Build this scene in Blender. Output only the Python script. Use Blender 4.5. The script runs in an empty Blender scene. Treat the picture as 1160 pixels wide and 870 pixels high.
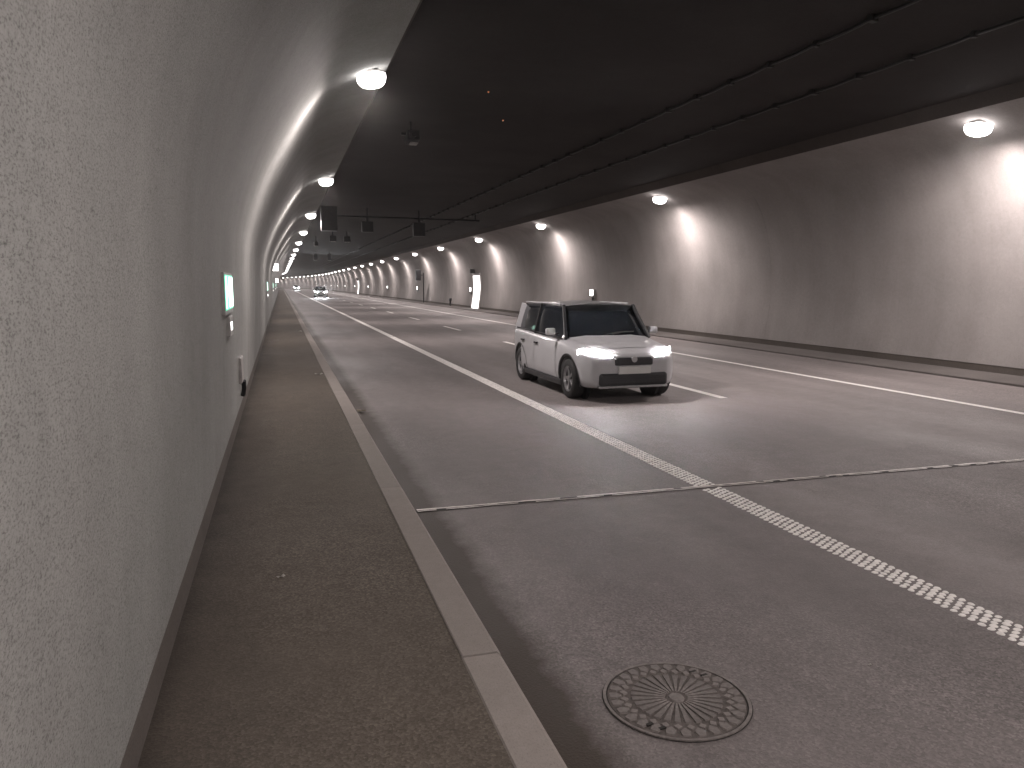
import bpy, bmesh, math, random
from mathutils import Vector, Matrix
R = math.radians
random.seed(7)
scene = bpy.context.scene
COL = scene.collection

# ------------------------------------------------------------------ camera, world, exposure
cam_d = bpy.data.cameras.new('camera'); cam = bpy.data.objects.new('camera', cam_d); COL.objects.link(cam)
cam_d.sensor_width = 36.0; cam_d.lens = 871.0 / 1160.0 * 36.0; cam_d.clip_start = 0.05; cam_d.clip_end = 2000
cam.location = (0, 0, 1.75); cam.rotation_euler = (R(90 - 7.392), 0, R(-16.61))
scene.camera = cam
w = bpy.data.worlds.new('World'); scene.world = w; w.use_nodes = True
wn = w.node_tree.nodes; wl = w.node_tree.links
sky = wn.new('ShaderNodeTexSky'); sky.sky_type = 'NISHITA'; sky.sun_disc = False
sky.sun_elevation = R(-4); sky.sun_rotation = R(200)
wl.new(sky.outputs[0], wn['Background'].inputs[0]); wn['Background'].inputs[1].default_value = 0.05   # night outside
scene.view_settings.view_transform = 'Standard'; scene.view_settings.look = 'None'
scene.view_settings.gamma = 1.0; scene.view_settings.exposure = 0.48
scene.cycles.use_light_tree = True
scene.cycles.max_bounces = 3; scene.cycles.diffuse_bounces = 2; scene.cycles.glossy_bounces = 2
scene.cycles.sample_clamp_indirect = 4.0

# ------------------------------------------------------------------ tunnel alignment and section (metres)
Y0, Y1 = -36.0, 432.0
BEND, RAD = 200.0, 1000.0
def off(y):
    return 0.0 if y < BEND else -(y - BEND) ** 2 / (2 * RAD)
def pt(x, y, z):
    return Vector((x + off(y), y, z))
LEFT = [(-.52, .30), (-.50, .9), (-.475, 1.5), (-.465, 2.0), (-.42, 2.43), (-.31, 2.83), (-.13, 3.28), (.15, 3.78), (.52, 4.34), (.88, 4.69), (1.65, 4.97)]
RIGHT = [(13.18, .19), (13.28, .8), (13.34, 1.4), (13.33, 2.0), (13.25, 2.7), (13.10, 3.3), (12.90, 3.8), (12.62, 4.2), (12.22, 4.48), (11.43, 4.70)]
def smooth(prof, n=4):
    out = []
    P = [prof[0]] + prof + [prof[-1]]
    for i in range(1, len(P) - 2):
        p0, p1, p2, p3 = [Vector(P[i + k]) for k in (-1, 0, 1, 2)]
        for k in range(n):
            t = k / n
            out.append(tuple(0.5 * ((2 * p1) + (p2 - p0) * t + (2 * p0 - 5 * p1 + 4 * p2 - p3) * t * t + (3 * p1 - p0 - 3 * p2 + p3) * t ** 3)))
    out.append(prof[-1])
    return out
LEFT_S, RIGHT_S = smooth(LEFT), smooth(RIGHT)
def wall_x(prof, z):
    for (x0, z0), (x1, z1) in zip(prof, prof[1:]):
        if z0 <= z <= z1:
            return x0 + (x1 - x0) * (z - z0) / (z1 - z0)
    return prof[0][0] if z < prof[0][1] else prof[-1][0]
def steps(a, b, d):
    n = max(1, int(round((b - a) / d)))
    return [a + (b - a) * i / n for i in range(n + 1)]

# ------------------------------------------------------------------ materials
class NT:
    def __init__(s, name):
        s.m = bpy.data.materials.new(name); s.m.use_nodes = True
        s.n = s.m.node_tree.nodes; s.l = s.m.node_tree.links
        s.b = s.n['Principled BSDF']; s.co = s.n.new('ShaderNodeTexCoord').outputs['Object']
    def noise(s, scale, detail=4, rough=.6, stretch=None, dist=0):
        t = s.n.new('ShaderNodeTexNoise'); t.inputs['Scale'].default_value = scale; t.inputs['Detail'].default_value = detail
        t.inputs['Roughness'].default_value = rough; t.inputs['Distortion'].default_value = dist
        v = s.co
        if stretch:
            mp = s.n.new('ShaderNodeMapping'); mp.inputs['Scale'].default_value = stretch; s.l.new(s.co, mp.inputs['Vector']); v = mp.outputs[0]
        s.l.new(v, t.inputs['Vector']); return t.outputs['Fac']
    def vor(s, scale):
        t = s.n.new('ShaderNodeTexVoronoi'); t.inputs['Scale'].default_value = scale; s.l.new(s.co, t.inputs['Vector']); return t
    def ramp(s, fac, stops):
        r = s.n.new('ShaderNodeValToRGB'); e = r.color_ramp.elements
        while len(e) < len(stops): e.new(.5)
        for k, (p, c) in enumerate(stops):
            e[k].position = p; e[k].color = (c, c, c, 1) if isinstance(c, (int, float)) else (*c, 1)
        s.l.new(fac, r.inputs[0]); return r.outputs[0]
    def mix(s, fac, a, b, mode='MIX'):
        m = s.n.new('ShaderNodeMix'); m.data_type = 'RGBA'; m.blend_type = mode
        for i, v in ((0, fac), (6, a), (7, b)):
            if isinstance(v, (int, float)): m.inputs[i].default_value = v
            elif isinstance(v, tuple): m.inputs[i].default_value = (*v, 1)
            else: s.l.new(v, m.inputs[i])
        return m.outputs[2]
    def math(s, op, a, b=0.0, clamp=False):
        m = s.n.new('ShaderNodeMath'); m.operation = op; m.use_clamp = clamp
        for i, v in ((0, a), (1, b)):
            if isinstance(v, (int, float)): m.inputs[i].default_value = v
            else: s.l.new(v, m.inputs[i])
        return m.outputs[0]
    def xyz(s):
        x = s.n.new('ShaderNodeSeparateXYZ'); s.l.new(s.co, x.inputs[0]); return x.outputs
    def bump(s, h, strength=.3, dist=.01):
        b = s.n.new('ShaderNodeBump'); b.inputs['Strength'].default_value = strength; b.inputs['Distance'].default_value = dist
        s.l.new(h, b.inputs['Height']); s.l.new(b.outputs[0], s.b.inputs['Normal'])
    def set(s, col=None, rough=None, metal=None, spec=None):
        for k, v in (('Base Color', col), ('Roughness', rough), ('Metallic', metal), ('Specular IOR Level', spec)):
            if v is None: continue
            if isinstance(v, tuple): s.b.inputs[k].default_value = (*v, 1)
            elif isinstance(v, (int, float)): s.b.inputs[k].default_value = v
            else: s.l.new(v, s.b.inputs[k])
        return s
M = {}
def simple(name, col, rough=.5, metal=0, spec=.5, var=.25, scale=8):
    t = NT(name); n = t.noise(scale, 5)
    lo = tuple(c * (1 - var) for c in col); hi = tuple(min(1, c * (1 + var)) for c in col)
    t.set(t.ramp(n, [(.3, lo), (.7, hi)]), rough, metal, spec); M[name] = t.m
def emit(name, col, strength, base=(.8, .8, .8)):
    t = NT(name); n = t.noise(6, 2)
    t.set(t.ramp(n, [(.0, tuple(c * .95 for c in base)), (1, base)]), .3)
    t.b.inputs['Emission Color'].default_value = (*col, 1); t.b.inputs['Emission Strength'].default_value = strength
    M[name] = t.m; return t
# concrete lining: pale cement with dark pores, broad patches and faint run-off streaks
def concrete(name, base, pits=1.0, patch=.16):
    t = NT(name)
    broad = t.ramp(t.noise(.55, 4, .55), [(.28, 1 - patch), (.72, 1 + patch * .5)])
    streak = t.ramp(t.noise(1.0, 5, .6, (1.0, 1.6, .10)), [(.3, .86), (.6, 1.0)])
    mid = t.ramp(t.noise(14, 5, .7), [(.25, .90), (.75, 1.06)])
    grain = t.ramp(t.noise(150, 3, .85, (1, .5, 1)), [(.36, .42), (.49, 1.0), (.70, 1.16)])
    blot = t.ramp(t.noise(46, 4, .75, (1, .42, 1), dist=.6), [(.30, .50), (.40, 1.0)])
    v = t.vor(70); pore = t.ramp(v.outputs['Distance'], [(.08, .45), (.16, 1.0)])
    sel = t.ramp(t.noise(9, 3, .6), [(.48, 0.0), (.62, 1.0)])
    c = t.mix(1, base, broad, 'MULTIPLY'); c = t.mix(.7, c, streak, 'MULTIPLY'); c = t.mix(1, c, mid, 'MULTIPLY')
    c = t.mix(.85 * pits, c, grain, 'MULTIPLY'); c = t.mix(.6 * pits, c, blot, 'MULTIPLY')
    c = t.mix(t.math('MULTIPLY', sel, .8 * pits), c, t.mix(1, c, pore, 'MULTIPLY'))
    tint = t.ramp(t.noise(.8, 2), [(.3, (.995, 1.003, 1.0)), (.7, (1.004, .998, .997))])
    c = t.mix(1, c, tint, 'MULTIPLY')
    t.set(c, .85, 0, .12)
    t.bump(t.mix(.5, t.noise(90, 4, .7), blot), .06, .003)
    M[name] = t.m
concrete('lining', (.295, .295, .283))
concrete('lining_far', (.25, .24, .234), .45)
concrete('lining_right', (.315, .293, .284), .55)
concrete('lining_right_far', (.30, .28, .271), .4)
concrete('kerb_concrete', (.30, .27, .25), .35, .10)
concrete('skirt_concrete', (.125, .11, .10), .5)
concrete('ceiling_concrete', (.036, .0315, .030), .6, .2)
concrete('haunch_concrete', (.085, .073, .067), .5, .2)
concrete('right_walk', (.17, .155, .148), .5)
# asphalt
def asphalt(name, base, brown=None, dirt_edge=None, track=True, wall_dark=None, matte=False):
    t = NT(name); x, y, z = t.xyz()
    n1 = t.ramp(t.noise(.5, 4, .55, (1.6, .35, 1)), [(.3, .80), (.7, 1.16)])
    n2 = t.ramp(t.noise(5, 6, .7), [(.25, .84), (.75, 1.12)])
    v = t.vor(95); ag = t.ramp(v.outputs['Color'], [(.1, .55), (.55, 1.0), (.95, 1.65)])
    gr = t.ramp(t.noise(230, 2, .8), [(.3, .6), (.7, 1.35)])
    rough_patch = t.ramp(t.noise(.33, 3, .5), [(.42, .25), (.62, 1.0)])
    c = t.mix(1, base, n1, 'MULTIPLY'); c = t.mix(1, c, n2, 'MULTIPLY')
    c = t.mix(t.math('MULTIPLY', rough_patch, .8), c, t.mix(1, c, ag, 'MULTIPLY')); c = t.mix(.55, c, gr, 'MULTIPLY')
    if track:      # polished wheel tracks of the running lanes: a little paler and smoother
        tr = t.math('SINE', t.math('MULTIPLY', t.math('ADD', x, -.55), 2 * math.pi / 1.6))
        trf = t.ramp(tr, [(.0, 1.0), (1.0, 1.10)])
        c = t.mix(1, c, trf, 'MULTIPLY')
        lanes = t.ramp(t.math('MULTIPLY', x, .1), [(.345, 1.0), (.375, 1.14), (.66, 1.18), (.80, 1.32)])   # stone-rich wearing course; rise towards the right paints in the wall's reflected light
        c = t.mix(1, c, lanes, 'MULTIPLY')
    if dirt_edge is not None:
        e = t.math('ADD', t.math('SUBTRACT', x, dirt_edge), t.math('MULTIPLY', t.math('SUBTRACT', t.noise(4, 5, .7), .5), .20))
        df = t.ramp(e, [(.0, 1.0), (.20, .95), (.26, .5), (.36, 0.0)])
        c = t.mix(df, c, (.034, .024, .016))
    if wall_dark is not None:  # colour darkens towards the wall foot, with an uneven edge
        e = t.math('ADD', t.math('SUBTRACT', x, wall_dark), t.math('MULTIPLY', t.math('SUBTRACT', t.noise(2.2, 4, .6), .5), .22))
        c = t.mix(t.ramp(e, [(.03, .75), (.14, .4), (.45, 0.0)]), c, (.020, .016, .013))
    r = t.ramp(t.noise(1.1, 4, .6, (1, .4, 1)), [(.3, .80), (.7, .95)] if matte else [(.3, .62), (.7, .76)])
    t.set(c, r, 0, .2 if matte else .4)
    h = t.mix(.5, v.outputs['Distance'], t.noise(160, 3, .8)); t.bump(h, .45, .006)
    M[name] = t.m
asphalt('asphalt', (.175, .156, .152), dirt_edge=.87)
asphalt('walk_asphalt', (.118, .100, .083), track=False, wall_dark=-.55, matte=True)
simple('paint', (.84, .81, .78), .6, var=.12, scale=30)
simple('steel_strip', (.62, .57, .53), .55, .0, var=.3, scale=20)
simple('dark_gap', (.02, .018, .016), .8)
simple('cast_iron', (.175, .156, .147), .6, .0, var=.3, scale=40)
simple('cast_iron_pit', (.105, .091, .084), .75, .0, var=.3, scale=40)
simple('housing_grey', (.30, .29, .28), .5, .0)
simple('dark_metal', (.016, .016, .018), .5, .2)
simple('cable_black', (.012, .012, .012), .6)
simple('pale_box', (.33, .31, .30), .6)
simple('car_white', (.46, .46, .475), .30, .0, .5, var=.02)
M['car_white'].node_tree.nodes['Principled BSDF'].inputs['Coat Weight'].default_value = .6
simple('car_black', (.018, .018, .020), .4, 0, .5, var=.1)
simple('rubber', (.02, .02, .02), .75)
simple('alloy', (.42, .42, .43), .35, .8)
simple('glass_dark', (.012, .014, .017), .06, 0, .6, var=.05)
simple('plate', (.62, .62, .60), .4, var=.05)
simple('tail_red', (.30, .02, .02), .2)
simple('paper', (.65, .62, .58), .7)
simple('leaf', (.30, .26, .20), .8)
emit('lamp_glow', (1.0, .95, .94), 7)
emit('headlight_glow', (1.0, .97, .98), 180)
emit('drl_glow', (1.0, .98, 1.0), 14)
emit('white_sign', (1.0, .97, .95), 6)
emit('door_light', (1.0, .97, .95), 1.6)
emit('green_sign', (.10, .62, .38), .9, (.05, .4, .25))
emit('pale_green_sign', (.62, 1.0, .84), 2.2)
emit('amber_led', (1.0, .35, .12), .6, (.3, .1, .05))
for k in ('lamp_glow', 'headlight_glow', 'drl_glow', 'amber_led'):
    M[k].cycles.emission_sampling = 'NONE'       # the lamp objects beside them carry the light

# ------------------------------------------------------------------ helpers
def new_obj(name, mesh, mat=None, parent=None):
    o = bpy.data.objects.new(name, mesh); COL.objects.link(o)
    if mat is not None and mesh is not None and not mesh.materials: mesh.materials.append(M[mat])
    if parent is not None: o.parent = parent
    return o
def finish(bm, name, mat, parent=None, shade=False, recalc=True):
    if recalc: bmesh.ops.recalc_face_normals(bm, faces=bm.faces)
    me = bpy.data.meshes.new(name); bm.to_mesh(me); bm.free()
    if shade:
        for p in me.polygons: p.use_smooth = True
    return new_obj(name, me, mat, parent)
def empty(name, loc=(0, 0, 0), rz=0):
    o = bpy.data.objects.new(name, None); COL.objects.link(o); o.location = loc; o.rotation_euler.z = rz; o.empty_display_size = .2
    return o
def tag(o, label, cat, group=None):
    o['label'] = label; o['category'] = cat
    if group: o['group'] = group
    return o
def structure(o):
    o['kind'] = 'structure'; return o
def stuff(o):
    o['kind'] = 'stuff'; return o
def box(bm, c, s, bev=0, rot=None):
    m = Matrix.Translation(c)
    if rot is not None: m = m @ rot.to_4x4()
    r = bmesh.ops.create_cube(bm, size=1, matrix=m @ Matrix.Diagonal((*s, 1)))
    if bev:
        es = list({e for v in r['verts'] for e in v.link_edges})
        bmesh.ops.bevel(bm, geom=es, offset=bev, segments=2, affect='EDGES', profile=.5)
    return bm
def tube(bm, pts, r, n=8, cap=True):
    rings = []
    for i, p in enumerate(pts):
        a = pts[max(0, i - 1)]; b = pts[min(len(pts) - 1, i + 1)]
        d = (Vector(b) - Vector(a)).normalized(); q = d.to_track_quat('Z', 'Y')
        rr = r[i] if isinstance(r, (list, tuple)) else r
        rings.append([bm.verts.new(Vector(p) + q @ Vector((rr * math.cos(2 * math.pi * k / n), rr * math.sin(2 * math.pi * k / n), 0))) for k in range(n)])
    for a, b in zip(rings, rings[1:]):
        for k in range(n): bm.faces.new((a[k], a[(k + 1) % n], b[(k + 1) % n], b[k]))
    if cap:
        bm.faces.new(rings[0][::-1]); bm.faces.new(rings[-1])
    return bm
def strip(bm, prof, ys, closed=False):
    """sweep an (x,z) polyline along the tunnel"""
    rows = [[bm.verts.new(pt(x, y, z)) for x, z in prof] for y in ys]
    n = len(prof)
    for a, b in zip(rows, rows[1:]):
        for k in range(n if closed else n - 1):
            bm.faces.new((a[k], a[(k + 1) % n], b[(k + 1) % n], b[k]))
    if closed:
        bm.faces.new(rows[0][::-1]); bm.faces.new(rows[-1])
    return bm
ORD = 'first second third fourth fifth sixth seventh eighth ninth tenth eleventh twelfth thirteenth fourteenth fifteenth sixteenth seventeenth eighteenth nineteenth twentieth'.split()

# ------------------------------------------------------------------ the setting: road, walkways, kerbs
XK0, XK1, XR, XRK = .705, .885, 13.15, 12.10
ys = steps(Y0, Y1, 4.0)
bm = strip(bmesh.new(), [(XK1 - .05, 0), (3.5, 0), (6.5, 0), (9.6, 0), (XRK + .05, 0)], ys)
structure(finish(bm, 'road', 'asphalt'))
bm = strip(bmesh.new(), [(-.62, .12), (XK0 - .004, .12), (XK0 - .004, .02), (-.62, .02)], ys, True)
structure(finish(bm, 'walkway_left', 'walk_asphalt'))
bm = strip(bmesh.new(), [(XRK, -.02), (XRK, .035), (XRK + .02, .045), (XR + .2, .05), (XR + .2, -.02)], ys, True)
structure(finish(bm, 'walkway_right', 'right_walk'))
# left kerb: cast stones with open joints, nearest ones picked out singly
KL = 2.95
kerb = structure(finish(strip(bmesh.new(), [(XK0, -.04), (XK0, .122), (XK1 - .012, .122), (XK1, .108), (XK1 + .012, -.04)], steps(3.13 + 22 * KL, Y1, 4), True), 'kerb', 'kerb_concrete'))
kprof = [(0, -.16), (0, -.006), (.006, 0), (XK1 - XK0 - .02, 0), (XK1 - XK0, -.018), (XK1 - XK0 + .014, -.16)]
bm = bmesh.new(); rows = [[bm.verts.new((x, y, z)) for x, z in kprof] for y in (0, KL - .010)]
for k in range(6): bm.faces.new((rows[0][k], rows[0][(k + 1) % 6], rows[1][(k + 1) % 6], rows[1][k]))
bm.faces.new(rows[0][::-1]); bm.faces.new(rows[1])
st = finish(bm, 'kerb_stone', 'kerb_concrete', kerb)
for i in range(-13, 22):
    o = st if i == -13 else st.copy()
    if i != -13: COL.objects.link(o)
    o.location = (XK0 + random.uniform(-.003, .003), 3.13 + i * KL + .005, .123 + random.uniform(-.002, .003))
# the bedding under the kerb shows in the joints
structure(finish(strip(bmesh.new(), [(XK0 + .01, -.05), (XK0 + .01, .105), (XK1 - .03, .105), (XK1 - .01, -.05)], steps(Y0, 3.13 + 22 * KL, 6), True), 'kerb_bedding', 'dark_gap'))

# ------------------------------------------------------------------ tunnel walls built of lining blocks
BL = 12.0
def wall(name, prof, label, inner):
    root = tag(empty(name, (prof[0][0], 0, .1)), label, 'wall')
    root_inv = Matrix.Translation((-prof[0][0], 0, -.1))
    y = -41.0 + 12
    a = Y0
    sg = -1 if inner > 0 else 1
    while a < Y1:
        b = min(Y1, (math.floor((a - 7) / BL + 1e-6) + 1) * BL + 7)
        bm = bmesh.new(); pr = list(prof); g = .003
        ring = [(x, z) for x, z in pr] + [(pr[-1][0] + sg * .1, pr[-1][1] + .4), (pr[0][0] + sg * .5, pr[-1][1] + .4), (pr[0][0] + sg * .5, pr[0][1])]
        strip(bm, ring, steps(a + g, b - g, 4), True)
        bmesh.ops.transform(bm, matrix=root_inv, verts=bm.verts)
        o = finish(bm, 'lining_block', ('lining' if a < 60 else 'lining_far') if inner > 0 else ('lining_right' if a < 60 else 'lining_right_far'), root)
        for p in o.data.polygons: p.use_smooth = True
        o.data.set_sharp_from_angle(angle=R(25))
        a = b
    # backing seen in the joints
    bm = strip(bmesh.new(), [(x + sg * .03, z) for x, z in prof], steps(Y0, Y1, 6))
    bmesh.ops.transform(bm, matrix=root_inv, verts=bm.verts); finish(bm, 'joint_backing', 'skirt_concrete', root)
    x0 = prof[0][0] + sg * .008; z0 = prof[0][1]
    bm = strip(bmesh.new(), [(x0, -.05), (x0, z0 - .004), (x0 + sg * .2, z0 - .004), (x0 + sg * .2, -.05)], steps(Y0, Y1, 6), True)
    bmesh.ops.transform(bm, matrix=root_inv, verts=bm.verts); finish(bm, 'skirting', 'skirt_concrete', root)
    return root
wall('tunnel_wall', LEFT_S, 'curved pale concrete tunnel wall beside the left walkway', 1)
wall('tunnel_wall', RIGHT_S, 'curved pale concrete tunnel wall across the road with lamp scallops', -1)
# ceiling with a haunch along both sides
CL, CR = (1.79, 5.19), (11.29, 4.92)
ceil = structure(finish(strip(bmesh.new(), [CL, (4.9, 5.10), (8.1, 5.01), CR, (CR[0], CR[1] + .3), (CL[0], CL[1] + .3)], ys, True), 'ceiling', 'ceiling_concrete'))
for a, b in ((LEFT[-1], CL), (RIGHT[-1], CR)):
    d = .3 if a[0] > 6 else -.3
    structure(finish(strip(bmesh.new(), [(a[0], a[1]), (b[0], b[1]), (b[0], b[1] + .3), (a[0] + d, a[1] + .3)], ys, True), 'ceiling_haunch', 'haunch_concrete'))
def ceil_z(x):
    return CL[1] + (CR[1] - CL[1]) * (x - CL[0]) / (CR[0] - CL[0])

# ------------------------------------------------------------------ road markings
def flat_line(name, x0, x1, ya, yb, z=.004):
    bm = strip(bmesh.new(), [(x0, z), (x1, z)], steps(ya, yb, 4)); return structure(finish(bm, name, 'paint'))
# left edge line: raised agglomerate dabs near, merging into a plain line farther off
LX0, LX1 = 3.40, 3.60
lm = flat_line('edge_line_marking', LX0, LX1, 26, Y1)
bm = bmesh.new()
y = Y0
rows_n = 5
y = 1.2
while y < 26.0:
    for k in range(rows_n):
        dx = LX0 + .018 + k * .041; dy = y - k * .033 + random.uniform(-.004, .004)
        if abs(dy - 5.76) < .045: continue
        sx = .0225 * random.uniform(.8, 1.08); sy = .0225 * random.uniform(.75, 1.1); h = .0065 * random.uniform(.7, 1.2)
        jx = dx + random.uniform(-.003, .003)
        vb = [bm.verts.new((jx + sx * math.cos(a), dy + sy * math.sin(a), .001)) for a in [2 * math.pi * q / 8 for q in range(8)]]
        vt = [bm.verts.new((jx + .72 * sx * math.cos(a), dy + .72 * sy * math.sin(a), h)) for a in [2 * math.pi * q / 8 for q in range(8)]]
        for q in range(8): bm.faces.new((vb[q], vb[(q + 1) % 8], vt[(q + 1) % 8], vt[q]))
        bm.faces.new(vt)
    y += .058
stuff(finish(bm, 'marking_dabs', 'paint', lm))
flat_line('edge_line_marking', 9.56, 9.70, Y0, Y1)
y = 10.35 - 2 * 9.2
while y < 330:
    flat_line('lane_dash_marking', 6.44, 6.58, y, y + 3.1); y += 9.2

# expansion joint across the road: two worn pale lips round a dark slot
ej = tag(empty('expansion_joint', (6.4, 5.76, 0)), 'worn pale metal expansion joint crossing the road', 'joint')
def wob(n, a, b, y, wd, z, gaps=0.0):
    bm = bmesh.new(); prev = None
    for i in range(n + 1):
        x = a + (b - a) * i / n; dy = random.uniform(-.004, .004); ww = wd * random.uniform(.7, 1.25)
        cur = (bm.verts.new((x - 6.4, y + dy - ww / 2, z)), bm.verts.new((x - 6.4, y + dy + ww / 2, z)))
        if prev and random.random() >= gaps: bm.faces.new((prev[0], cur[0], cur[1], prev[1]))
        prev = cur
    return bm
finish(wob(80, .93, 12.08, 0, .060, .0035), 'slot', 'dark_gap', ej)
stuff(finish(wob(150, .95, 12.08, .020, .026, .0075, .06), 'lip', 'steel_strip', ej))
stuff(finish(wob(150, .95, 12.08, -.018, .018, .0075, .15), 'lip', 'steel_strip', ej))

# ------------------------------------------------------------------ manhole cover
mh = tag(empty('manhole_cover', (1.545, 2.74, 0), R(12)), 'round cast iron manhole cover with radial ribs in the near road', 'manhole cover')
def ring_mesh(r0, r1, z0, z1, n=64):
    bm = bmesh.new(); R_ = []
    for r, z in ((r0, z0), (r0, z1), (r1, z1), (r1, z0)):
        R_.append([bm.verts.new((r * math.cos(2 * math.pi * k / n), r * math.sin(2 * math.pi * k / n), z)) for k in range(n)])
    for a, b in zip(R_, R_[1:]):
        for k in range(n): bm.faces.new((a[k], a[(k + 1) % n], b[(k + 1) % n], b[k]))
    return bm
def disc(r, z, n=64):
    bm = bmesh.new(); bmesh.ops.create_circle(bm, cap_ends=True, radius=r, segments=n, matrix=Matrix.Translation((0, 0, z))); return bm
finish(disc(.313, .0035), 'seat_groove', 'dark_gap', mh)
finish(ring_mesh(.296, .309, .002, .009), 'frame_ring', 'cast_iron', mh)
finish(disc(.290, .0055), 'plate', 'cast_iron_pit', mh)
bm = bmesh.new(); bmesh.ops.create_cone(bm, cap_ends=True, radius1=.036, radius2=.030, depth=.010, segments=20, matrix=Matrix.Translation((0, 0, .009)))
finish(bm, 'hub', 'cast_iron', mh)
def prism(poly, z0, z1, ins=.003):
    bm = bmesh.new(); c = Vector((sum(p[0] for p in poly) / len(poly), sum(p[1] for p in poly) / len(poly)))
    a = [bm.verts.new((*p, z0)) for p in poly]; b = []
    for p in poly:
        d = Vector(p) - c; q = c + d * max(.3, 1 - ins / d.length); b.append(bm.verts.new((*q, z1)))
    n = len(poly)
    for k in range(n): bm.faces.new((a[k], a[(k + 1) % n], b[(k + 1) % n], b[k]))
    bm.faces.new(b); bm.faces.new(a[::-1]); return bm
rib_me = finish(prism([(.046, -.0035), (.192, -.0135), (.192, .0135), (.046, .0035)], .004, .0125), 'rib', 'cast_iron', mh)
NR = 28
for k in range(NR):
    o = rib_me if k == 0 else rib_me.copy()
    if k: COL.objects.link(o)
    o.rotation_euler.z = 2 * math.pi * k / NR
cell_a = finish(prism([(.202, 0), (.222, -.019), (.243, 0), (.222, .019)], .004, .0125), 'cell', 'cast_iron', mh)
cell_b = finish(prism([(.228, -.003), (.252, -.024), (.284, -.016), (.284, .016), (.252, .024), (.228, .003)], .004, .0125), 'cell', 'cast_iron', mh)
for k in range(NR):
    o = cell_a if k == 0 else cell_a.copy()
    if k: COL.objects.link(o)
    o.rotation_euler.z = 2 * math.pi * k / NR
    o = cell_b if k == 0 else cell_b.copy()
    if k: COL.objects.link(o)
    o.rotation_euler.z = 2 * math.pi * (k + .5) / NR
for a in (20, 32, 205, 217):
    finish(prism([(.25 * math.cos(R(a)) - .016, .25 * math.sin(R(a)) - .007), (.25 * math.cos(R(a)) + .016, .25 * math.sin(R(a)) - .007), (.25 * math.cos(R(a)) + .016, .25 * math.sin(R(a)) + .007), (.25 * math.cos(R(a)) - .016, .25 * math.sin(R(a)) + .007)], .008, .0132, .001), 'pick_hole', 'dark_gap', mh)

# ------------------------------------------------------------------ tunnel lamps
def lens_mesh():
    bm = bmesh.new(); bmesh.ops.create_uvsphere(bm, u_segments=20, v_segments=12, radius=1)
    for v in bm.verts:
        x, y, z = v.co
        f = lambda t: math.copysign(abs(t) ** .7, t)
        v.co = (.215 * f(x), .19 * f(y), min(0.045, .15 * z))
    return bm
LAMP = {}
def make_lamp():
    root = empty('tunnel_lamp')
    bm = box(bmesh.new(), (0, 0, .06), (.26, .24, .06), .012); finish(bm, 'housing', 'housing_grey', root)
    finish(lens_mesh(), 'lens', 'lamp_glow', root, True)
    for s in (-1, 1):
        bm = box(bmesh.new(), (0, s * .13, .13), (.05, .012, .13)); finish(bm, 'bracket', 'housing_grey', root)
    return root
def children(o): return [c for c in bpy.data.objects if c.parent == o]
def copy_tree(o, parent=None):
    c = o.copy(); COL.objects.link(c); c.parent = parent
    for ch in KIDS[o.name]: copy_tree(ch, c)
    return c
lamp0 = make_lamp()
KIDS = {}
def index(o):
    KIDS[o.name] = children(o)
    for c in KIDS[o.name]: index(c)
index(lamp0)
def lamp_light(side):
    l = bpy.data.lights.new('lamp_light', 'POINT'); l.energy = 460 if side < 0 else 580; l.color = (1.0, .895, .868); l.shadow_soft_size = .09
    # photometric curve of the luminaire by angle from straight down: bowl throws most light below the horizontal, a little level, none up
    l.use_nodes = True; n = l.node_tree.nodes; k = l.node_tree.links
    g = n.new('ShaderNodeNewGeometry'); sx = n.new('ShaderNodeSeparateXYZ'); k.new(g.outputs['Incoming'], sx.inputs[0])
    mr = n.new('ShaderNodeMapRange'); mr.inputs['From Min'].default_value = 1; mr.inputs['From Max'].default_value = -1; k.new(sx.outputs[2], mr.inputs['Value'])
    cr = n.new('ShaderNodeValToRGB'); e = cr.color_ramp.elements
    for _ in range(6): e.new(.5)
    for q, (p, v) in enumerate(((0, 0), (.46, 0), (.49, .03), (.515, .10), (.575, .30), (.68, .80), (.80, 1.0), (1, .38))): e[q].position = p; e[q].color = (v, v, v, 1)
    k.new(mr.outputs[0], cr.inputs[0])
    mu = n.new('ShaderNodeMath'); mu.operation = 'MULTIPLY'; mu.inputs[1].default_value = 2.0; k.new(cr.outputs[0], mu.inputs[0])
    # and narrow along the tunnel: strongest across it, so each lamp draws a scallop on its wall
    def mth(op, a, b):
        m = n.new('ShaderNodeMath'); m.operation = op
        for i, v in enumerate((a, b)):
            if isinstance(v, (int, float)): m.inputs[i].default_value = v
            else: k.new(v, m.inputs[i])
        return m.outputs[0]
    yy = mth('DIVIDE', sx.outputs[1], .46); gs = mth('POWER', 2.71828, mth('MULTIPLY', mth('MULTIPLY', yy, yy), -1.0))
    lon = mth('ADD', mth('MULTIPLY', gs, .54), .46)
    # the reflector is turned to the road: less is thrown flat at the near wall
    ms = n.new('ShaderNodeMapRange'); k.new(mth('MULTIPLY', sx.outputs[0], float(-side)), ms.inputs['Value'])
    for q, v in (('From Min', -.90), ('From Max', -.36), ('To Min', .48 if side < 0 else .30), ('To Max', 1.0)): ms.inputs[q].default_value = v
    em = n['Emission']; k.new(mth('MULTIPLY', mth('MULTIPLY', mu.outputs[0], lon), ms.outputs[0]), em.inputs['Strength'])
    return l
LIGHT = {s: lamp_light(s) for s in (-1, 1)}
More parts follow.
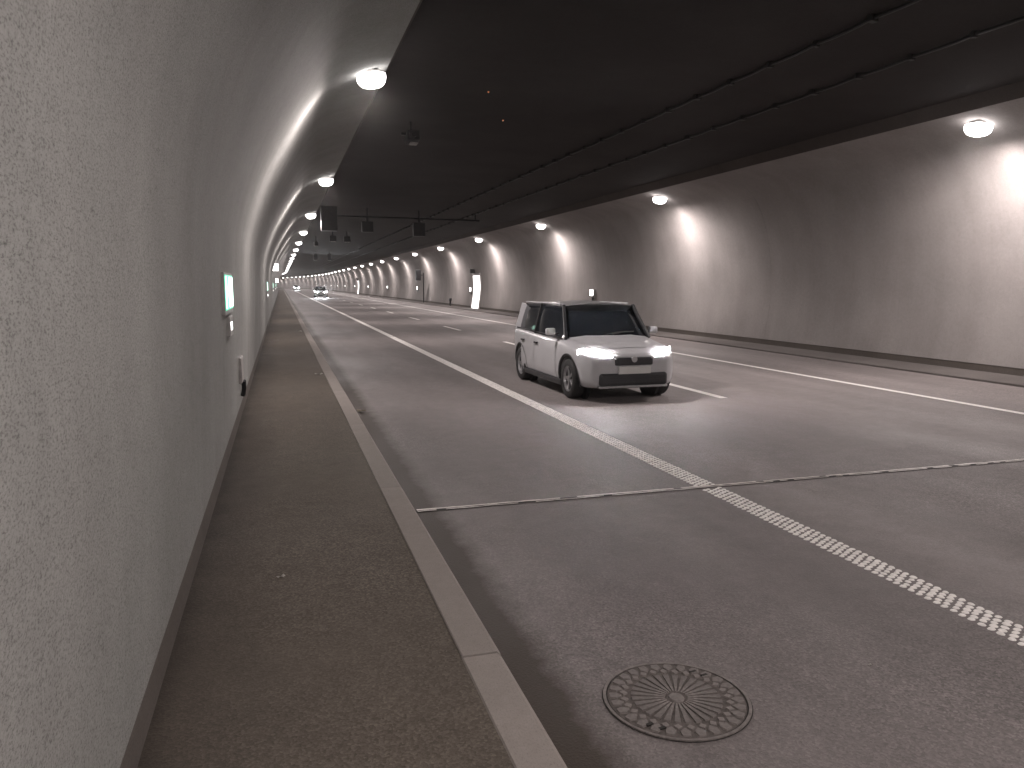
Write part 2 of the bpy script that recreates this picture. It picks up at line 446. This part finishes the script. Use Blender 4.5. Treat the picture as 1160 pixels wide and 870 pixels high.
def place_lamps(side, x, z, ystart, n, tilt):
    g = 'lamps along the left vault' if side < 0 else 'lamps along the right vault'
    for i in range(-3, n):
        yy = ystart + 12.0 * i
        if yy > Y1 - 2: break
        o = lamp0 if (side < 0 and i == -3) else copy_tree(lamp0)
        o.location = pt(x, yy, z); o.rotation_euler = (0, R(tilt), 0)
        wside = 'left vault above the walkway' if side < 0 else 'right vault across the road'
        if i < 0: lab = f'white lamp on the {wside}, {["just overhead", "behind the viewer", "far behind the viewer"][-i - 1]}'
        elif i < 20: lab = f'{ORD[i]} white lamp from the viewer along the {wside}'
        else: lab = f'tiny distant white lamp at the far end of the {"left" if side < 0 else "right"} row'
        tag(o, lab, 'lamp', g)
        lo = bpy.data.objects.new('lamp_light', LIGHT[side]); COL.objects.link(lo); lo.parent = o
        lo.location = (0, 0, -.26); lo.rotation_euler = (0, R(0), 0)
place_lamps(-1, 1.40, 4.79, 12.0, 40, -6)
place_lamps(1, 11.90, 4.49, 11.1, 40, 6)

# ------------------------------------------------------------------ signs, guide lights, doors on the walls
def left_sign(y, k):
    t = empty('escape_sign', pt(wall_x(LEFT_S, 1.68), y, 1.68))
    finish(box(bmesh.new(), (.0, 0, -.01), (.05, 1.06, .36), .006), 'sign_case', 'housing_grey', t)
    g = finish(box(bmesh.new(), (.026, 0, .0), (.008, 1.00, .30)), 'sign_face', 'green_sign', t)
    for yy, ww in ((-.40, .12), (.08, .24), (.38, .16)):
        finish(box(bmesh.new(), (.0315, yy, .0), (.004, ww, .27)), 'bright_stripe', 'pale_green_sign', g)
    c = finish(box(bmesh.new(), (.0, .22, -.31), (.045, .44, .18), .006), 'lower_box', 'housing_grey', t)
    finish(box(bmesh.new(), (.025, .20, -.31), (.008, .10, .07)), 'guide_lens', 'white_sign', c)
    tag(t, ['green lit escape sign with small white light on the near left wall', 'second green lit escape sign along the left wall', 'third green lit escape sign along the left wall', 'fourth green lit escape sign along the left wall', 'farthest green lit escape sign along the left wall'][k], 'sign', 'green escape signs on the left wall')
for k in range(5): left_sign(7.35 + 21.0 * k, k)
def guide(y, k):
    t = empty('guide_light', pt(wall_x(RIGHT_S, 1.35), y, 1.35))
    finish(box(bmesh.new(), (-.03, 0, 0), (.14, .44, .36), .008), 'case', 'housing_grey', t)
    finish(box(bmesh.new(), (-.105, 0, .03), (.010, .34, .26)), 'lens', 'white_sign', t)
    finish(box(bmesh.new(), (-.02, 0, -.26), (.09, .09, .17)), 'cable_entry', 'dark_metal', t)
    tag(t, f'{ORD[k]} small white guide light along the right wall' if k < 9 else 'tiny far white guide light on the right wall', 'light', 'white guide lights on the right wall')
for k in range(11): guide(32.0 + 23.0 * k, k)

def door(y, lab):
    t = empty('emergency_door', pt(RIGHT[0][0], y, .05))
    x0 = RIGHT[0][0]
    def follow(y0, y1, z0, z1, proud, th, mat, name, parent, n=10):
        bm = bmesh.new(); rows = []
        for i in range(n + 1):
            z = z0 + (z1 - z0) * i / n; x = wall_x(RIGHT_S, z + .05) - x0
            rows.append([bm.verts.new((x - proud, y0, z)), bm.verts.new((x - proud, y1, z)), bm.verts.new((x - proud + th, y1, z)), bm.verts.new((x - proud + th, y0, z))])
        for a, b in zip(rows, rows[1:]):
            for k in range(4): bm.faces.new((a[k], a[(k + 1) % 4], b[(k + 1) % 4], b[k]))
        bm.faces.new(rows[0][::-1]); bm.faces.new(rows[-1])
        return finish(bm, name, mat, parent)
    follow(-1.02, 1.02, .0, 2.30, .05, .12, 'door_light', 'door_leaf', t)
    for s in (-1, 1): follow(s * 1.10 - .06, s * 1.10 + .06, 0, 2.36, .08, .2, 'pale_box', 'jamb', t)
    finish(box(bmesh.new(), (wall_x(RIGHT_S, 2.42) - x0 + .02, 0, 2.42), (.2, 2.3, .12)), 'lintel', 'pale_box', t)
    finish(box(bmesh.new(), (wall_x(RIGHT_S, 2.42) - x0 - .16, .5, 2.62), (.44, .14, .30), .01), 'hanging_sign', 'dark_metal', t)
    tag(t, lab, 'door')
door(53.2, 'brightly lit white emergency door in the right wall')
door(140.0, 'distant lit emergency door far along the right wall')

# box sign on a post against the right wall
t = tag(empty('post_sign', (12.75, 71.6, .045)), 'dark box sign on a post before the right wall', 'sign')
finish(tube(bmesh.new(), [(0, 0, 0), (0, 0, 2.75)], .055), 'post', 'dark_metal', t)
finish(tube(bmesh.new(), [(0, 0, 2.55), (-.30, 0, 2.55)], .04), 'arm', 'dark_metal', t)
finish(box(bmesh.new(), (-.48, 0, 2.55), (.46, .30, .98), .02), 'sign_box', 'dark_metal', t)
# small hydrant post by the door
t = tag(empty('marker_post', (12.85, 60.2, .046)), 'short dark marker post at the foot of the right wall', 'post')
finish(tube(bmesh.new(), [(0, 0, 0), (0, 0, .42)], .07), 'stem', 'dark_metal', t)
finish(box(bmesh.new(), (0, 0, .50), (.2, .2, .2), .02), 'head', 'dark_metal', t)
# service box low on the left wall with a dark conduit under it
t = tag(empty('service_box', pt(-.49, 9.6, .75)), 'small pale service box low on the left wall', 'service box')
finish(box(bmesh.new(), (-.01, 0, .0), (.06, .40, .30), .01), 'cover', 'pale_box', t)
finish(tube(bmesh.new(), [(.02, .12, -.15), (.02, .17, -.25), (.0, .22, -.34)], .028), 'conduit', 'dark_metal', t)
# bright work lamps on the left wall, far along
for (yy, zz, ln, lab) in ((47.0, 2.72, .34, 'bright white floodlight high on the left wall, far along'), (78.0, 2.1, .30, 'smaller bright white light on the left wall, farthest along')):
    t = tag(empty('wall_floodlight', pt(wall_x(LEFT_S, zz), yy, zz)), lab, 'lamp')
    finish(box(bmesh.new(), (.05, 0, 0), (.26, .30, .36), .02), 'case', 'housing_grey', t)
    finish(box(bmesh.new(), (.08, -.155, 0), (ln, .02, ln * 1.15), .004), 'lens', 'lamp_glow', t)

# ------------------------------------------------------------------ things hanging from the ceiling
GY = 35.5
t = tag(empty('signal_gantry', (2.2, GY, 4.88)), 'dark overhead bar with two hanging signal boxes and cabinet', 'gantry')
finish(box(bmesh.new(), (-.05, 0, -.26), (.70, .5, 1.06), .02), 'cabinet', 'dark_metal', t)
finish(tube(bmesh.new(), [(.2, 0, -.13), (3.5, 0, -.16), (6.8, 0, -.20)], .045), 'bar', 'dark_metal', t)
for x in (1.62, 3.95, 6.6):
    finish(box(bmesh.new(), (x, 0, .06), (.05, .05, .52)), 'hanger', 'dark_metal', t)
for x, ww, hh in ((1.62, .50, .46), (3.95, .54, .60)):
    o = finish(box(bmesh.new(), (x, 0, -.32 - hh / 2 - .03), (ww, .26, hh), .02), 'signal_box', 'dark_metal', t)
    finish(box(bmesh.new(), (x, 0, -.27), (.10, .10, .22)), 'clamp', 'dark_metal', o)
def hang_box(name, x, y, zb, s, lab, cat, grp):
    t = empty(name, (x, y, zb)); zc = ceil_z(x)
    finish(box(bmesh.new(), (0, 0, s[2] / 2), s, .03), 'case', 'dark_metal', t)
    h = zc - zb - s[2]
    finish(box(bmesh.new(), (0, 0, s[2] + h / 2 + .01), (.07, .07, h + .06)), 'drop_rod', 'dark_metal', t)
    finish(box(bmesh.new(), (0, -s[1] / 2 + .02, -.015), (s[0] * .7, .16, .03)), 'under_lip', 'pale_box', t)
    tag(t, lab, cat, grp)
hang_box('ceiling_signal', 3.32, 51.5, 4.48, (.42, .5, .36), 'left one of two small dark boxes hanging beyond the gantry', 'signal', 'boxes hung from the ceiling')
hang_box('ceiling_signal', 4.22, 51.5, 4.46, (.42, .5, .36), 'right one of two small dark boxes hanging beyond the gantry', 'signal', 'boxes hung from the ceiling')
hang_box('ceiling_signal', 2.55, 58.0, 4.50, (.30, .4, .30), 'smallest dark box hanging from ceiling near the left lamps', 'signal', 'boxes hung from the ceiling')
hang_box('ceiling_signal', 3.6, 84.0, 4.25, (.40, .5, .62), 'tall dark box hanging from ceiling deep in the tunnel', 'signal', 'boxes hung from the ceiling')
hang_box('ceiling_signal', 5.0, 84.0, 4.25, (.40, .5, .62), 'tall dark box deep in the tunnel, right of its twin', 'signal', 'boxes hung from the ceiling')
# security camera near the viewer
t = tag(empty('security_camera', (2.78, 16.7, 4.80)), 'dark security camera hanging from the near ceiling', 'camera')
finish(box(bmesh.new(), (0, 0, .02), (.26, .42, .20), .02, Matrix.Rotation(R(-8), 3, 'X')), 'camera_case', 'dark_metal', t)
finish(box(bmesh.new(), (.02, -.02, -.10), (.16, .26, .03), .005), 'bottom_plate', 'housing_grey', t)
finish(tube(bmesh.new(), [(0, -.20, .05), (0, -.26, .055)], .06), 'lens_ring', 'dark_metal', t)
finish(tube(bmesh.new(), [(0, .05, .10), (-.02, .06, ceil_z(2.76) - 4.79)], .03), 'mount', 'dark_metal', t)
finish(box(bmesh.new(), (-.17, .05, .10), (.12, .05, .05)), 'side_arm', 'dark_metal', t)
for x, y, lab in ((3.65, 13.7, 'tiny dim amber indicator on the near dark ceiling'), (4.52, 15.8, 'second tiny amber indicator on the dark ceiling')):
    bm = bmesh.new(); bmesh.ops.create_uvsphere(bm, u_segments=10, v_segments=6, radius=.016); bm_o = finish(bm, 'ceiling_indicator', 'amber_led', None, True)
    bm_o.location = (x, y, ceil_z(x) - .008); tag(bm_o, lab, 'indicator')
# two clamped cables along the ceiling
def cable(x, lab):
    zc = ceil_z(x); t = tag(empty('ceiling_cable', (x, 0, zc)), lab, 'cable', 'cables clamped along the ceiling')
    sp = 1.05; pts = []
    y = 2.0
    while y < 150:
        for k in range(4):
            f = k / 4; pts.append((random.uniform(-.008, .008), y + sp * f, -.035 - .018 * 4 * f * (1 - f)))
        y += sp
    finish(tube(bmesh.new(), pts, .024, 6), 'cable', 'cable_black', t, True)
    c0 = finish(box(bmesh.new(), (0, 0, -.030), (.12, .08, .10), .012), 'clamp', 'cable_black', t)
    y = 2.0
    while y < 75:
        o = c0 if y == 2.0 else c0.copy()
        if y > 2.0: COL.objects.link(o)
        o.location = (0, y, 0); o.rotation_euler.z = random.uniform(-.4, .4); s = random.uniform(.7, 1.3); o.scale = (s, s, 1)
        y += sp
cable(7.12, 'black cable clamped along the middle of the ceiling')
cable(8.72, 'black cable along the ceiling nearer the right wall')

# ------------------------------------------------------------------ car
def interp(tab, y):
    if y <= tab[0][0]: return tab[0][1:]
    for a, b in zip(tab, tab[1:]):
        if a[0] <= y <= b[0]:
            f = (y - a[0]) / (b[0] - a[0]); f = f * f * (3 - 2 * f) * .5 + f * .5
            return tuple(p + (q - p) * f for p, q in zip(a[1:], b[1:]))
    return tab[-1][1:]
# y, half width, underside, shoulder height, deck height
ST = [(0.00, .52, .30, .60, .66), (.06, .66, .22, .66, .73), (.20, .765, .19, .72, .79), (.45, .81, .18, .78, .86), (.80, .822, .18, .82, .91),
      (1.10, .825, .18, .85, .95), (1.7, .825, .18, .87, .93), (2.4, .825, .18, .89, .95), (3.1, .822, .19, .92, .97), (3.5, .80, .21, .94, .99), (3.72, .74, .26, .93, .98), (3.82, .62, .36, .90, .95)]
def half_section(y):
    wd, zb, zs, zt = interp(ST, y)
    return [(0, zb), (wd * .80, zb), (wd * .95, zb + .05), (wd * .985, zb + .16), (wd, zb + (zs - zb) * .55), (wd * .985, zs - .05), (wd * .955, zs), (wd * .86, zs + (zt - zs) * .65), (wd * .5, zt), (0, zt + .012)]
def side_x(y, z):
    h = half_section(y)
    for (x0, z0), (x1, z1) in zip(h[1:7], h[2:7]):
        if z0 <= z <= z1: return x0 + (x1 - x0) * (z - z0) / max(1e-6, z1 - z0)
    return h[6][0]
def apply_mods(o):
    dg = bpy.context.evaluated_depsgraph_get(); me = bpy.data.meshes.new_from_object(o.evaluated_get(dg)); o.modifiers.clear(); o.data = me
WY = (.66, 3.10); WRAD = .305
def make_car():
    car = empty('car')
    bm = bmesh.new(); rows = []
    yl = [0, .03, .06, .12, .20, .32, .45, .6, .8, 1.0, 1.1, 1.4, 1.7, 2.05, 2.4, 2.75, 3.1, 3.3, 3.5, 3.62, 3.72, 3.78, 3.82]
    for y in yl:
        h = half_section(y); full = [(-x, z) for x, z in h[1:-1]][::1]
        loop = [h[0]] + h[1:-1] + [h[-1]] + [(-x, z) for x, z in h[1:-1]][::-1]
        rows.append([bm.verts.new((x, y, z)) for x, z in loop])
    n = len(rows[0])
    for a, b in zip(rows, rows[1:]):
        for k in range(n): bm.faces.new((a[k], a[(k + 1) % n], b[(k + 1) % n], b[k]))
    bm.faces.new(rows[0][::-1]); bm.faces.new(rows[-1])
    body = finish(bm, 'body', 'car_white', car, True)
    ss = body.modifiers.new('s', 'SUBSURF'); ss.levels = 2; ss.render_levels = 2
    cut = bmesh.new()
    for wy in WY:
        for s in (-1, 1):
            bmesh.ops.create_cone(cut, cap_ends=True, radius1=WRAD + .055, radius2=WRAD + .055, depth=.50, segments=40,
                                  matrix=Matrix.Translation((s * .80, wy, WRAD - .01)) @ Matrix.Rotation(R(90), 4, 'Y'))
    cutter = finish(cut, 'cutter', 'car_black')
    bo = body.modifiers.new('b', 'BOOLEAN'); bo.operation = 'DIFFERENCE'; bo.object = cutter; bo.solver = 'EXACT'
    apply_mods(body); bpy.data.objects.remove(cutter)
    for p in body.data.polygons: p.use_smooth = True
    try: body.data.set_sharp_from_angle(angle=R(40))
    except Exception: pass
    # dark wheel wells
    for wy in WY:
        for s in (-1, 1):
            bm = bmesh.new(); bmesh.ops.create_cone(bm, cap_ends=True, radius1=WRAD + .05, radius2=WRAD + .05, depth=.05, segments=32, matrix=Matrix.Translation((s * .575, wy, WRAD)) @ Matrix.Rotation(R(90), 4, 'Y'))
            finish(bm, 'wheel_well', 'car_black', car)
            wrow = []
            bm = bmesh.new()
            for i in range(21):      # arch lip
                a = R(-12) + R(204) * i / 20; yy = wy + (WRAD + .052) * math.cos(a); zz = WRAD + (WRAD + .052) * math.sin(a) - .01
                xx = side_x(min(max(yy, .02), 3.8), max(zz, .25)) + .003
                y2 = wy + (WRAD + .095) * math.cos(a); z2 = WRAD + (WRAD + .095) * math.sin(a) - .01
                x2 = side_x(min(max(y2, .02), 3.8), max(z2, .25)) + .006
                wrow.append((bm.verts.new((s * xx, yy, zz)), bm.verts.new((s * x2, y2, z2)), bm.verts.new((s * (xx - .03), yy, zz))))
            for a, b in zip(wrow, wrow[1:]):
                bm.faces.new((a[0], a[1], b[1], b[0])); bm.faces.new((a[0], b[0], b[2], a[2]))
            finish(bm, 'arch_trim', 'car_black', car, True)
            wh = empty('wheel', (s * .715, wy, WRAD)); wh.parent = car
            bm = bmesh.new(); pr = [(.20, -.09), (.285, -.095), (.303, -.07), (.305, 0), (.303, .07), (.285, .095), (.20, .09)]
            seg = 36; rr = [[bm.verts.new((s * x, r * math.cos(2 * math.pi * k / seg), r * math.sin(2 * math.pi * k / seg))) for k in range(seg)] for r, x in pr]
            for a, b in zip(rr, rr[1:]):
                for k in range(seg): bm.faces.new((a[k], a[(k + 1) % seg], b[(k + 1) % seg], b[k]))
            finish(bm, 'tyre', 'rubber', wh, True)
            bm = bmesh.new(); bmesh.ops.create_cone(bm, cap_ends=True, radius1=.2, radius2=.2, depth=.05, segments=32, matrix=Matrix.Rotation(R(90), 4, 'Y')); finish(bm, 'rim_back', 'car_black', wh)
            bm = bmesh.new()
            for k in range(5):
                a = 2 * math.pi * k / 5; box(bm, (s * .055, .11 * math.cos(a), .11 * math.sin(a)), (.03, .20, .045), .006, Matrix.Rotation(a, 3, 'X'))
            tube(bm, [(s * .03, 0, 0), (s * .08, 0, 0)], .05, 16)
            seg = 32; r0 = [[bm.verts.new((s * x, r * math.cos(2 * math.pi * k / seg), r * math.sin(2 * math.pi * k / seg))) for k in range(seg)] for r, x in ((.175, .05), (.185, .085), (.203, .085))]
            for a, b in zip(r0, r0[1:]):
                for k in range(seg): bm.faces.new((a[k], a[(k + 1) % seg], b[(k + 1) % seg], b[k]))
            finish(bm, 'rim', 'alloy', wh)
    # greenhouse: corner points low / high  (x, y, z)
    LOW = dict(fx=.70, fy=1.02, rx=.70, ry=3.66, z=.93); TOP = dict(fx=.55, fy=1.72, rx=.56, ry=3.32, z=1.39)
    zl, zh = .90, 1.40
    A = Vector((.715, 1.00, zl)); A2 = Vector((.60, 1.40, zh)); B = Vector((.745, 2.35, zl)); B2 = Vector((.625, 2.35, zh + .015)); Cc = Vector((.71, 3.62, zl)); C2 = Vector((.595, 3.52, zh - .005))
    def mir(v, s): return Vector((v.x * s, v.y, v.z))
    # cabin core (dark glass volume)
    bm = bmesh.new(); lo = []; hi = []
    fr = [(0, -.10)]
    loops = []
    for f in (0, .25, .5, .75, 1):
        bulge = .018 * 4 * f * (1 - f)
        def L(p, q): v = p.lerp(q, f); return v
        a, b, c = L(A, A2), L(B, B2), L(Cc, C2)
        ring = [Vector((0, a.y - .10 * (1 - f) - .06 * f, a.z))] + [Vector((a.x * .6, a.y - .065 * (1 - f) - .03 * f, a.z)), a + Vector((bulge, 0, 0)), b + Vector((bulge, 0, 0)), Vector((c.x, c.y - .25, c.z)) + Vector((bulge + .012, 0, 0)), c, Vector((c.x * .6, c.y + .05, c.z)), Vector((0, c.y + .06, c.z))]
        loop = ring + [mir(v, -1) for v in ring[1:-1][::-1]]
        loops.append([bm.verts.new(v) for v in loop])
    n = len(loops[0])
    for a, b in zip(loops, loops[1:]):
        for k in range(n): bm.faces.new((a[k], a[(k + 1) % n], b[(k + 1) % n], b[k]))
    bm.faces.new(loops[-1])
    finish(bm, 'glazing', 'glass_dark', car, True)
    # roof panel with crown
    bm = bmesh.new(); rows = []
    for i in range(9):
        f = i / 8; y = 1.34 + f * 2.32; half = .612 + .025 * math.sin(math.pi * f) - .012 * f; crown = .045 + .018 * math.sin(math.pi * min(1, f * 1.3))
        z0 = 1.395 + .02 * math.sin(math.pi * f) - .02 * f
        if i == 0: y -= .0
        rows.append([bm.verts.new((half * u, y - (.07 * (1 - u * u) if i == 0 else 0) + (.04 * (1 - u * u) if i == 8 else 0), z0 + crown * (1 - abs(u) ** 2.4))) for u in (-1.02, -.95, -.7, -.35, 0, .35, .7, .95, 1.02)])
    for a, b in zip(rows, rows[1:]):
        for k in range(8): bm.faces.new((a[k], a[k + 1], b[k + 1], b[k]))
    r_ = bmesh.ops.solidify(bm, geom=bm.faces[:], thickness=.025)
    finish(bm, 'roof', 'car_white', car, True)
    for s in (-1, 1):
        def bar(p, q, wd, th, mat, name):
            p, q = mir(p, s), mir(q, s); d = (q - p); c = (p + q) / 2
            quat = d.to_track_quat('Y', 'Z'); bm = box(bmesh.new(), c, (th, d.length, wd), .006, quat.to_matrix()); return finish(bm, name, mat, car)
        bar(A + Vector((.008, -.03, -.01)), A2 + Vector((.008, -.02, .01)), .045, .05, 'car_black', 'pillar')
        bar(B + Vector((.016, 0, 0)), B2 + Vector((.010, 0, 0)), .07, .03, 'car_black', 'pillar')
        bar(Vector((.728, 3.43, zl)), Vector((.612, 3.36, zh - .012)), .17, .035, 'car_white', 'pillar')
        bar(Vector((.765, 1.02, .905)), Vector((.765, 3.45, .955)), .022, .02, 'car_black', 'window_trim')
        # roof rails
        bar(Vector((.600, 1.55, 1.432)), Vector((.597, 3.40, 1.43)), .022, .03, 'car_white', 'roof_rail')
        # doors: thin proud skins, so the shut lines are real steps
        for (ya, yb) in ((1.18, 2.27), (2.285, 3.02)):
            bm = bmesh.new(); rows = []
            for i in range(9):
                y = ya + (yb - ya) * i / 8; row = []
                for j in range(8):
                    z = .27 + (.845 - .27) * j / 7; row.append(bm.verts.new((s * (side_x(y, z) + .004), y, z)))
                rows.append(row)
            for a, b in zip(rows, rows[1:]):
                for k in range(7): bm.faces.new((a[k], a[k + 1], b[k + 1], b[k]))
            dr = finish(bm, 'door', 'car_white', car, True)
            finish(box(bmesh.new(), (s * (side_x(yb - .12, .76) + .02), yb - .13, .76), (.03, .17, .03), .008), 'handle', 'car_black', dr)
        finish(box(bmesh.new(), (s * .80, 1.86, .215), (.05, 1.9, .09), .015), 'side_sill', 'car_black', car)
        # door mirror
        m = finish(box(bmesh.new(), (s * .90, 1.20, 1.0), (.16, .09, .115), .03), 'mirror', 'car_white', car)
        finish(box(bmesh.new(), (s * .81, 1.20, .965), (.10, .04, .035), .006), 'mirror_arm', 'car_black', m)
        # headlight: wrapped lens on the front corner
        bm = bmesh.new(); g = []
        for i in range(9):
            f = i / 8; xx = .34 + f * .43; yy = .045 + .31 * f ** 2.2 ; zc = .665 + .05 * f; hh = .095 * (1 - .55 * (1 - f) ** 2) * (1 if f < .85 else 1 - (f - .85) * 3)
            g.append([bm.verts.new((s * xx, yy - .022 + .0 * j, zc + hh * (j - 1))) for j in range(3)])
        for a, b in zip(g, g[1:]):
            for k in range(2): bm.faces.new((a[k], a[k + 1], b[k + 1], b[k]))
        bmesh.ops.solidify(bm, geom=bm.faces[:], thickness=.06)
        hl = finish(bm, 'headlight', 'headlight_glow', car, True)
        bm = box(bmesh.new(), (s * .62, 3.76, .74), (.12, .10, .22), .03, Matrix.Rotation(s * R(-35), 3, 'Z')); finish(bm, 'tail_light', 'tail_red', car)
        l = bpy.data.lights.new('headlight_beam', 'SPOT'); l.energy = 35; l.color = (.93, .96, 1.0); l.spot_size = R(62); l.spot_blend = .9; l.shadow_soft_size = .06
        lo = bpy.data.objects.new('headlight_beam', l); COL.objects.link(lo); lo.parent = car; lo.location = (s * .52, -.06, .66); lo.rotation_euler = (R(84), 0, R(180))
    # bonnet: a proud skin, so its shut line is a real step
    bm = bmesh.new(); rows = []
    for i in range(10):
        f = i / 9; y = .20 + f * .80; wd, zb, zs, zt = interp(ST, y); row = []
        for u in (-1, -.85, -.6, -.3, 0, .3, .6, .85, 1):
            x = u * (.60 + .06 * f); a = abs(x) / wd
            z = zt + .012 - .012 * min(1, a / .5) if a < .5 else zt - (zt - zs) * .35 * min(1, (a - .5) / .36)
            row.append(bm.verts.new((x, y + .03 * (u * u if i == 0 else 0), z + .003 + .006 * (1 if abs(abs(u) - .6) < .01 else 0))))
        rows.append(row)
    for a, b in zip(rows, rows[1:]):
        for k in range(8): bm.faces.new((a[k], a[k + 1], b[k + 1], b[k]))
    finish(bm, 'bonnet', 'car_white', car, True)
    # nose
    finish(box(bmesh.new(), (0, .020, .610), (.62, .07, .12), .025), 'upper_grille', 'car_black', car)
    lg = finish(box(bmesh.new(), (0, .022, .345), (1.10, .10, .19), .04), 'lower_grille', 'car_black', car)
    for z in (.30, .335, .37): finish(box(bmesh.new(), (0, -.026, z), (.92, .012, .010)), 'grille_bar', 'dark_metal', lg)
    finish(box(bmesh.new(), (0, -.018, .485), (.52, .03, .112), .006), 'number_plate', 'plate', car)
    finish(box(bmesh.new(), (0, .035, .235), (1.12, .10, .04), .016), 'chin_strip', 'alloy', car)
    bm = bmesh.new(); bmesh.ops.create_cone(bm, cap_ends=True, radius1=.05, radius2=.045, depth=.02, segments=24, matrix=Matrix.Translation((0, -.012, .645)) @ Matrix.Rotation(R(90), 4, 'X')); finish(bm, 'badge', 'alloy', car)
    for s in (-1, 1):
        p, q = Vector((s * .05, .93, .955)), Vector((s * .05 + .42, 1.02, .99))
        finish(tube(bmesh.new(), [p, (p + q) / 2 + Vector((0, 0, .012)), q], .010, 6), 'wiper', 'car_black', car)
    return car
car = make_car()
car.location = (5.00, 10.40, 0)
tag(car, 'white hatchback with lit headlights passing in the near lane', 'car', 'oncoming cars')
index(car)
FAR_BEAM = next(o for o in children(car) if o.type == 'LIGHT').data.copy(); FAR_BEAM.energy = 900
for loc, lab in (((5.0, 104.0, 0), 'distant oncoming car with two glaring headlights, nearer one'), ((5.1, 236.0, 0), 'farthest oncoming car, a single blur of headlight glare')):
    c = copy_tree(car); c.location = pt(*loc)
    for ch in children(c):
        if ch.type == 'LIGHT': ch.data = FAR_BEAM; tag(c, lab, 'car', 'oncoming cars')

# ------------------------------------------------------------------ litter
def scrap(x, y, z, s, rz, lab, mat='paper'):
    bm = bmesh.new(); v = []
    for i in range(4):
        v.append([bm.verts.new((s * (i / 3 - .5) * 1.6, s * (j - .5) * .7, s * .18 * math.sin(i * 2.1 + j) + .25 * s)) for j in range(2)])
    for a, b in zip(v, v[1:]): bm.faces.new((a[0], a[1], b[1], b[0]))
    bmesh.ops.solidify(bm, geom=bm.faces[:], thickness=.003)
    o = finish(bm, 'paper_scrap' if mat == 'paper' else 'dry_leaf', mat); o.location = (x, y, z); o.rotation_euler.z = rz
    tag(o, lab, 'litter')
scrap(-.06, 4.34, .117, .030, .6, 'small pale paper scrap on the near walkway')
scrap(.60, 14.3, .117, .085, .3, 'pale scrap beside the kerb on the walkway')
scrap(.58, 27.5, .117, .12, 1.2, 'farther pale scrap beside the kerb on the walkway')
scrap(1.0, 10.6, .0, .10, 2.0, 'dry leaf in the gutter by the kerb', 'leaf')
scrap(2.55, 2.75, .0, .012, .4, 'tiny pale crumb on the road right of manhole cover', 'paper')

# ------------------------------------------------------------------ thin haze added to the tunnel air for glow round lamps and headlights
bm = box(bmesh.new(), (-10, 198, 2.5), (60, 470, 7)); hz = finish(bm, 'haze', None); stuff(hz)
m = bpy.data.materials.new('haze_air'); m.use_nodes = True; nt = m.node_tree; nt.nodes.remove(nt.nodes['Principled BSDF'])
v = nt.nodes.new('ShaderNodeVolumePrincipled'); v.inputs['Density'].default_value = .0004; v.inputs['Anisotropy'].default_value = .88; v.inputs['Color'].default_value = (.9, .88, .87, 1)
nt.links.new(v.outputs[0], nt.nodes['Material Output'].inputs['Volume']); hz.data.materials.append(m)
